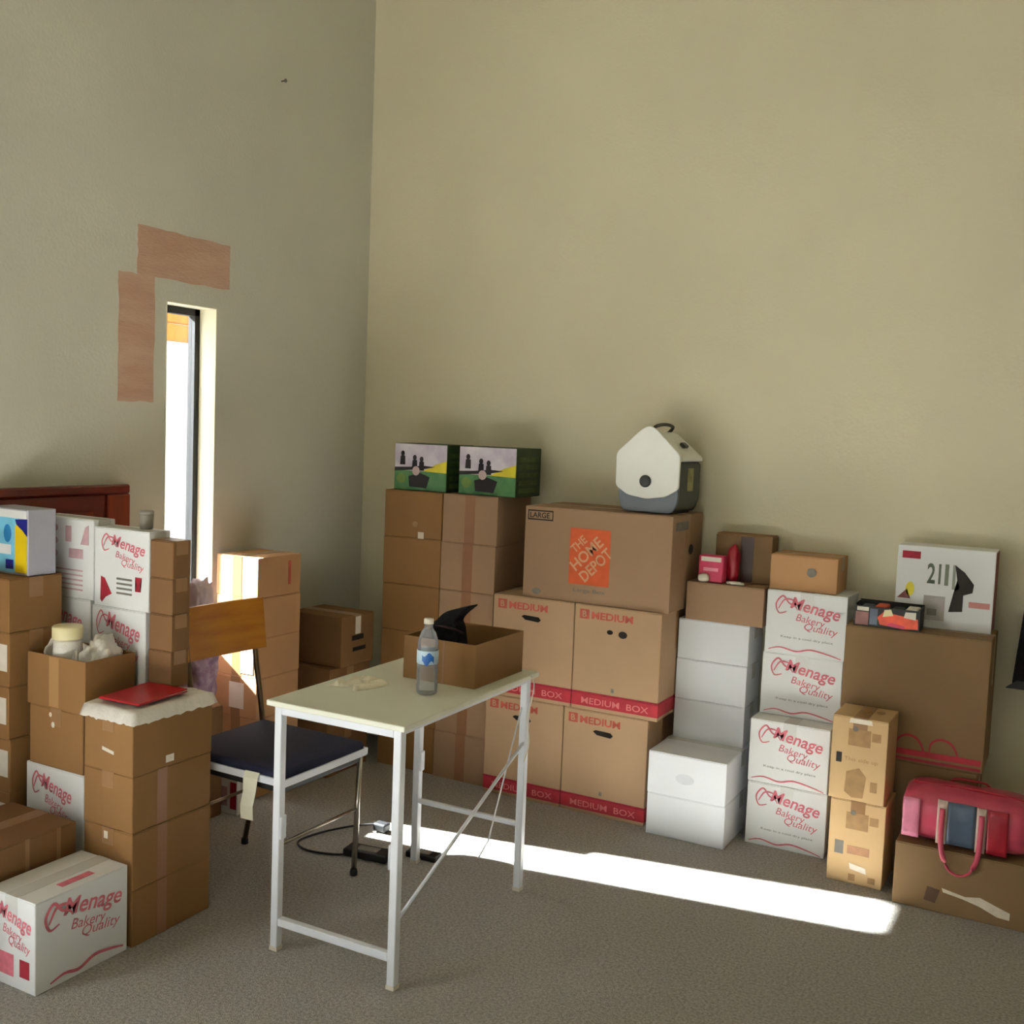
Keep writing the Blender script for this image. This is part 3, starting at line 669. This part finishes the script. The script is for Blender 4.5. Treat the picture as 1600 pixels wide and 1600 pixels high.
disc(bx, 'front', .15, .46, .045, .09, YELH, 'printed_mark'); poly(bx, 'front', [(.02, .34), (.12, .46), (.16, .34)], mat('plum_ink', (128, 72, 68), .7, .1, 20), 'printed_mark', .0014)
rectp(bx, 'front', .76, .30, .97, .37, mat('rose_ink', (206, 140, 136), .7, .1, 20), 'printed_text_bar'); rectp(bx, 'front', .30, .10, .52, .40, mat('grey_ink2', (168, 162, 158), .7, .15, 20), 'printed_mark')
rectp(bx, 'front', .34, .16, .44, .24, GREYI, 'printed_mark', .0013)
tr = thing('snack_tray', 'black tray box of orange and white packages on the large brown box', 'tray', (-.592, 3.965, .8685)); DIM[tr.name] = (.222, .11, .072)
bm = bmesh.new(); addbox(bm, -.111, .111, -.055, .055, 0, .004); addbox(bm, -.111, .111, .051, .055, .004, .082); addbox(bm, -.111, .111, -.055, -.051, .004, .072); addbox(bm, -.111, -.107, -.051, .051, .004, .078); addbox(bm, .107, .111, -.051, .051, .004, .078)
bmobj('tray_body', bm, BLACK, tr)
rectp(tr, 'front', .02, .05, .22, .70, mat('dull_rose_print', (150, 104, 100), .6, .2, 20), 'printed_panel'); rectp(tr, 'front', .04, .75, .22, .95, LABEL, 'printed_panel', .0013); rectp(tr, 'front', .24, .1, .36, .9, SLATE, 'printed_panel')
poly(tr, 'front', [(.40, .15), (.75, .05), (.98, .10), (.97, .6), (.7, .7), (.45, .8), (.36, .5)], FIRE, 'printed_panel', .0016); poly(tr, 'front', [(.44, .55), (.6, .65), (.56, .95), (.46, .9)], CREAM, 'printed_panel', .002); poly(tr, 'front', [(.76, .62), (.94, .55), (.94, .92), (.78, .9)], LABEL, 'printed_panel', .002)
poly(tr, 'front', [(.5, .12), (.78, .06), (.78, .2), (.55, .3)], PINKI, 'printed_panel', .002)
for i, xx in enumerate((-.075, -.025, .03, .08)):
    o = box('packet', xx-.02, xx+.02, -.04, .045, .0042, .068+.006*(i % 2), [SLATE, FIRE, BLACK, LABEL][i], tr, .003)

# V : low box and duffel
Vb = carton('low_box', 'low brown box with a torn white tape at the bottom right corner', -.474, -.03, 3.635, 3.885, 0, .212, DINGY, seam='x', rz=0.0)
poly(Vb, 'front', [(.34, .40), (.50, .34), (.60, .38), (.74, .28), (.80, .24), (.80, .13), (.72, .14), (.60, .24), (.48, .30), (.35, .34)], TAPE_L, 'torn_tape', .0016)
poly(Vb, 'front', [(.22, .16), (.30, .14), (.33, .36), (.24, .38)], mat('dim_brown_ink', (92, 66, 44), .7, .1, 20), 'printed_mark')
dz = .2125
bag = thing('duffel_bag', 'pink vinyl duffel bag with hanging handles on the low box', 'bag', (-.272, 3.765, dz))
bm = bmesh.new(); nu, nv = 40, 24; R_ = []
for i in range(nu+1):
    a = -1+2*i/nu; s = (1-abs(a)**7)**.35 if abs(a) < 1 else 0.0; row = []
    for j in range(nv):
        th = 2*math.pi*j/nv; c, q = math.cos(th), math.sin(th); e = .55
        yy = math.copysign(abs(c)**e, c)*.115; zz = math.copysign(abs(q)**e, q)*.088
        k = 1+.05*noise.noise(Vector((a*3, c*2, q*2)))
        row.append(bm.verts.new((a*.200, yy*k*(.35+.65*s), .092+zz*k*(.35+.65*s)*(1 if q < 0 else 1-.12*abs(c)))))
    R_.append(row)
for a, b in zip(R_, R_[1:]):
    for j in range(nv): bm.faces.new((a[j], a[(j+1) % nv], b[(j+1) % nv], b[j]))
bm.faces.new(R_[0]); bm.faces.new(R_[-1])
for v in bm.verts: v.co.z = max(v.co.z, .001)
bmobj('bag_body', bm, PINK, bag, True)
def shell(name, x0, x1, z0, z1, mt, y=-.121, bulge=.004, th=.004):
    bm = bmesh.new(); n = 8; G_ = []
    for i in range(n+1):
        for j in range(n+1):
            a, b = i/n, j/n
            G_.append(bm.verts.new((x0+(x1-x0)*a, y-bulge*math.sin(math.pi*a)*math.sin(math.pi*b)-.0015*noise.noise(Vector((a*4, b*4, x0*9))), z0+(z1-z0)*b)))
    for i in range(n):
        for j in range(n): bm.faces.new((G_[i*(n+1)+j], G_[(i+1)*(n+1)+j], G_[(i+1)*(n+1)+j+1], G_[i*(n+1)+j+1]))
    r_ = bmesh.ops.extrude_face_region(bm, geom=bm.faces[:]); bmesh.ops.translate(bm, verts=[v for v in r_['geom'] if isinstance(v, bmesh.types.BMVert)], vec=(0, th, 0))
    return bmobj(name, bm, mt, bag, True)
shell('centre_panel', -.050, .035, .018, .158, SLATE); shell('webbing', -.082, -.051, .015, .160, BEIGE); shell('webbing', .036, .066, .010, .155, BEIGE)
shell('end_panel', -.188, -.135, .02, .150, PINKL); shell('dark_panel', .070, .130, .012, .155, PINKD)
tubeobj('zipper', spline([(-.17, -.02, .176), (-.05, -.02, .182), (.08, -.02, .181), (.17, -.02, .174)], 5), .004, PINKD, bag, 6)
tubeobj('handle', spline([(-.066, -.130, .135), (-.066, -.134, .07), (-.060, -.140, .0), (-.035, -.146, -.055), (.0, -.148, -.068), (.030, -.146, -.050), (.048, -.140, .0), (.052, -.134, .07), (.052, -.130, .135)], 6), .0085, PINK, bag, 8, .45)
tubeobj('handle', spline([(-.066, .120, .12), (-.06, .115, .165), (0, .112, .172), (.05, .115, .165), (.052, .120, .12)], 6), .007, PINKD, bag, 8, .5)

# W : black bag on the wall at the right edge
bb = thing('hanging_bag', 'black fabric bag hanging on the back wall at the right edge', 'bag', (.03, 4.12, .68))
prism('bag_body', rnd([(-.215, .012), (.20, .0), (.19, .31), (-.19, .325)], .012), -.04, .035, BLACKC, bb, 'y', .006)
prism('bottom_flap', rnd([(-.235, .0), (-.12, .0), (-.12, .03), (-.20, .03)], .006), -.045, -.0405, BLACK, bb, 'y', .002)
tubeobj('strap', spline([(-.1, 0, .32), (-.06, .02, .48), (0, .04, .56), (.06, .02, .48), (.1, 0, .31)], 6), .006, BLACKC, bb, 6)
hk = box('wall_hook', .02, .04, 4.13, 4.18, 1.225, 1.235, GREYI); tag(hk, 'small hook on the back wall holding the black bag', 'hook')

# ------------------------------------------------------------------ desk
tb = thing('desk', 'small white metal framed folding desk in the middle of the room', 'desk', (-1.762, 2.655, 0), math.radians(.6))
hx, hyy = .203, .365; zt = .735
box('desktop', -.232, .236, -.395, .395, zt-.016, zt, DESK, tb, .002)
for sx, sy_ in ((-1, -1), (1, -1), (1, 1), (-1, 1)):
    box('leg', sx*hx-.0125, sx*hx+.0125, sy_*hyy-.0125, sy_*hyy+.0125, 0.004, zt-.017, STEEL, tb, .002)
for sx, sy_ in ((-1, -1), (1, -1), (1, 1), (-1, 1)):
    box('foot_cap', sx*hx-.0135, sx*hx+.0135, sy_*hyy-.0135, sy_*hyy+.0135, 0, .012, LABEL, tb)
box('end_rail', -hx+.0125, hx-.0125, -hyy-.0125, -hyy+.0125, zt-.042, zt-.017, STEEL, tb, .002); box('end_rail', -hx+.0125, hx-.0125, hyy-.0125, hyy+.0125, zt-.042, zt-.017, STEEL, tb, .002)
box('foot_rail', -hx+.0125, hx-.0125, -hyy-.011, -hyy+.011, .075, .098, STEEL, tb, .002)
box('back_rail', -hx+.0125, hx-.0125, hyy-.008, hyy+.008, .215, .231, STEEL, tb, .002)
box('side_rail', hx-.006, hx+.006, -hyy+.0125, hyy-.0125, zt-.036, zt-.017, STEEL, tb, .001); box('side_rail', -hx-.006, -hx+.006, -hyy+.0125, hyy-.0125, zt-.036, zt-.017, STEEL, tb, .001)
tubeobj('cross_brace', [(hx+.004, -hyy+.01, .19), (hx+.004, hyy-.01, .50)], .0055, STEEL, tb, 8)
tubeobj('cross_brace', [(hx-.006, hyy-.01, .62), (hx-.006, .16, .235), (hx-.006, .10, .20)], .0028, STEEL, tb, 6)
box('leg_hinge', -hx+.0126, -hx+.020, -hyy-.013, -hyy+.013, .33, .40, STEEL, tb, .003); box('leg_hinge', hx-.020, hx-.0126, -hyy-.013, -hyy+.013, .33, .40, STEEL, tb, .003)
box('leg_hinge', -hx+.0126, -hx+.020, hyy-.013, hyy+.013, .33, .40, STEEL, tb, .003)
tubeobj('thin_cable', spline([(-1.515, 2.96, .7365), (-1.508, 2.962, .735), (-1.504, 2.965, .70), (-1.520, 2.965, .60), (-1.512, 2.96, .52), (-1.524, 2.955, .46)], 6), .0022, LABEL, None, 6)
tag(bpy.data.objects['thin_cable'], 'thin white cord hanging from the far right edge of the desk', 'cord')
# box on desk
kb2 = carton('open_box', 'open brown box on the desk behind the bottle', -1.838, -1.578, 2.715, 3.02, zt+.0002, zt+.134, BROWN, opened=True, rz=0)
rectp(kb2, 'front', .55, .0, .575, .99, TAPE_R, 'seam', .0007)
box('flap', -.125, .125, .146, .151, .142, .19, BROWN, kb2, 0, rot=Matrix.Rotation(math.radians(-20), 3, 'X')) if False else None
cap = thing('black_cap', 'black cap poking out of the open box on the desk', 'cap', (-1.74, 2.86, zt+.0055))
fin = spline([(-.055, .0, 0), (-.075, .135, 0), (-.055, .165, 0), (-.02, .195, 0), (.045, .217, 0), (.062, .218, 0), (.03, .19, 0), (.012, .165, 0), (.022, .14, 0), (.045, .0, 0)], 4)
prism('crown', [(p.x, p.y) for p in fin], -.03, .03, BLACKC, cap, 'y', .004)
tubeobj('brim', spline([(-.07, -.034, .135), (-.03, -.05, .150), (.03, -.05, .147), (.05, -.034, .135)], 6), .008, MAROONC, cap, 8, .4)
# bottle
bt = thing('water_bottle', 'clear plastic water bottle with a blue label on the desk', 'bottle', (-1.668, 2.590, zt))
lathe('bottle_body', [(0, .001), (.026, .001), (.031, .006), (.031, .03), (.0295, .034), (.031, .038), (.031, .075), (.0295, .079), (.031, .085), (.031, .135), (.0295, .140), (.031, .146), (.030, .158), (.022, .182), (.013, .196), (.0125, .208), (0, .208)], PET, bt, 28)
lathe('label', [(.0318, .092), (.0324, .093), (.0324, .131), (.0318, .132)], mat('pale_blue_label', (196, 220, 236), .35, .04, 12), bt, 28)
bm = bmesh.new(); L2 = []
for i in range(9):
    a = math.radians(-88+8*i); c = Vector((math.cos(a)*.0329, math.sin(a)*.0329, 0)); L2.append((bm.verts.new(c+Vector((0, 0, .096+.008*math.cos(i)))), bm.verts.new(c+Vector((0, 0, .122-.006*math.sin(i))))))
for a, b in zip(L2, L2[1:]): bm.faces.new((a[0], b[0], b[1], a[1]))
bmobj('label_mark', bm, mat('bright_blue_ink', (36, 104, 190), .4, .05, 12), bt)
lathe('bottle_cap', [(0, .2085), (.0145, .2085), (.0145, .222), (.013, .224), (0, .224)], LABEL, bt, 20)
# tissue
bm = bmesh.new(); n = 26; V = []
for i in range(n+1):
    for j in range(n+1):
        a = i/n*2-1; b = j/n*2-1
        z = .006+.016*abs(noise.noise(Vector((a*2.2, b*2.2, 5))))*2*(1-.4*max(abs(a), abs(b)))
        k = .62+.35*noise.noise(Vector((a*1.4, b*1.4, 9)))
        V.append(bm.verts.new((a*.075*k, b*.11*k, z if max(abs(a), abs(b)) < .99 else .001)))
for i in range(n):
    for j in range(n): bm.faces.new((V[i*(n+1)+j], V[(i+1)*(n+1)+j], V[(i+1)*(n+1)+j+1], V[i*(n+1)+j+1]))
o = bmobj('tissue', bm, mat('tissue_paper', (236, 228, 206), .8, .03, 20), None, True); o.location = (-1.885, 2.555, zt); o.rotation_euler = (0, 0, math.radians(-12)); tag(o, 'crumpled cream tissue on the desk', 'tissue')

# ------------------------------------------------------------------ chair
ch = thing('chair', 'metal chair with an amber plywood back and navy seat', 'chair', (-2.285, 2.622, 0), math.radians(-1))
bm = bmesh.new(); addbox(bm, -.215, .235, -.205, .195, .432, .470, .014, 3); bmobj('seat', bm, NAVY, ch, True)
bm = bmesh.new()
for a in ((-.222, .240, -.212, -.2055), (-.222, .240, .1955, .203), (-.222, -.2155, -.2055, .1955), (.2355, .243, -.2055, .1955)): addbox(bm, a[0], a[1], a[2], a[3], .424, .446)
bmobj('seat_trim', bm, STEEL, ch)
for yv in (-.195, .187):
    tubeobj('leg', [(.222, yv, .424), (.200, yv+(.01 if yv < 0 else .01), .012)], .0095, CHROME, ch, 10)
    tubeobj('leg', [(-.20, yv, .424), (-.285, yv, .012)], .0095, CHROME_D, ch, 10)
    yb = -.125 if yv < 0 else .185
    tubeobj('back_upright', spline([(-.205, yb, .424), (-.225, yb, .56), (-.25, yb, .70), (-.272 if yv < 0 else -.262, yb, .885)], 5), .0095, CHROME_D, ch, 10)
    for xx in (.200, -.285): lathe('foot', [(0, 0), (.013, 0), (.013, .012), (.011, .022), (0, .022)], BLACK, ch, 12, (xx, yv+(.01 if xx > 0 else 0), 0))
tubeobj('stretcher', [(.212, -.19, .235), (.212, .195, .235)], .006, CHROME, ch, 8)
tubeobj('stretcher', [(-.24, -.19, .22), (-.24, .187, .22)], .006, CHROME_D, ch, 8)
box('seat_pan', -.20, .225, -.195, .185, .398, .4235, BLACK, ch, .004)
bm = bmesh.new(); n = 14; F1 = []
for i in range(n+1):
    a = i/n*2-1; xx = -.242-.012*(1-a*a)+.012*a
    F1.append([bm.verts.new((xx+dx+tl, a*.185+.022, z)) for dx, tl, z in ((0, .0, .722), (0, -.022, .897), (.012, -.022, .897), (.012, 0, .722))])
for a, b in zip(F1, F1[1:]):
    for k in range(4): bm.faces.new((a[k], a[(k+1) % 4], b[(k+1) % 4], b[k]))
bm.faces.new(F1[0]); bm.faces.new(F1[-1]); bmobj('backrest', bm, AMBER, ch)
bm = bmesh.new(); P_ = [(.12, -.2145, .452), (.12, -.224, .435), (.115, -.222, .39), (.108, -.226, .345), (.104, -.219, .30)]
prev = None
for i, p in enumerate(P_):
    wd = .055 if i < 2 else .048
    c = [bm.verts.new((p[0]-wd/2, p[1], p[2])), bm.verts.new((p[0]+wd/2, p[1]+.003, p[2]))]
    if prev: bm.faces.new((prev[0], prev[1], c[1], c[0]))
    prev = c
r_ = bmesh.ops.extrude_face_region(bm, geom=bm.faces[:]); bmesh.ops.translate(bm, verts=[v for v in r_['geom'] if isinstance(v, bmesh.types.BMVert)], vec=(0, -.001, 0))
o = bmobj('paper_tag', bm, mat('cream_paper', (226, 222, 200), .7, .03, 20), ch); o['label'] = 'cream paper tag hanging from the seat'

# ------------------------------------------------------------------ things on the floor
ps = thing('power_adapter', 'black power adapter on the carpet behind the desk leg, left piece', 'adapter', (-2.13, 2.965, 0), math.radians(8))
box('adapter_body', -.085, .085, -.035, .035, 0, .028, BLACK, ps, .006, 2); box('adapter_label', -.04, .04, -.02, .02, .0282, .0288, GREYI, ps)
p2 = thing('power_adapter', 'black power adapter on the carpet behind the desk leg, right piece', 'adapter', (-1.965, 3.065, 0), math.radians(5))
box('adapter_body', -.06, .06, -.025, .025, 0, .022, BLACK, p2, .005, 2); box('adapter_label', -.03, .03, -.014, .014, .0222, .0228, GREYI, p2)
cb = thing('power_cable', 'black cable looping over the carpet from the chair to the adapter', 'cable', (-2.3, 2.9, 0))
tubeobj('cord', spline([(.115, .04, .006), (.06, .0, .006), (-.04, -.02, .006), (-.11, .02, .006), (-.10, .12, .007), (-.02, .22, .02), (.06, .27, .03)], 8), .004, BLACK, cb, 8)
box('plug', .045, .10, .26, .30, .004, .034, BLACK, cb, .006, 2)
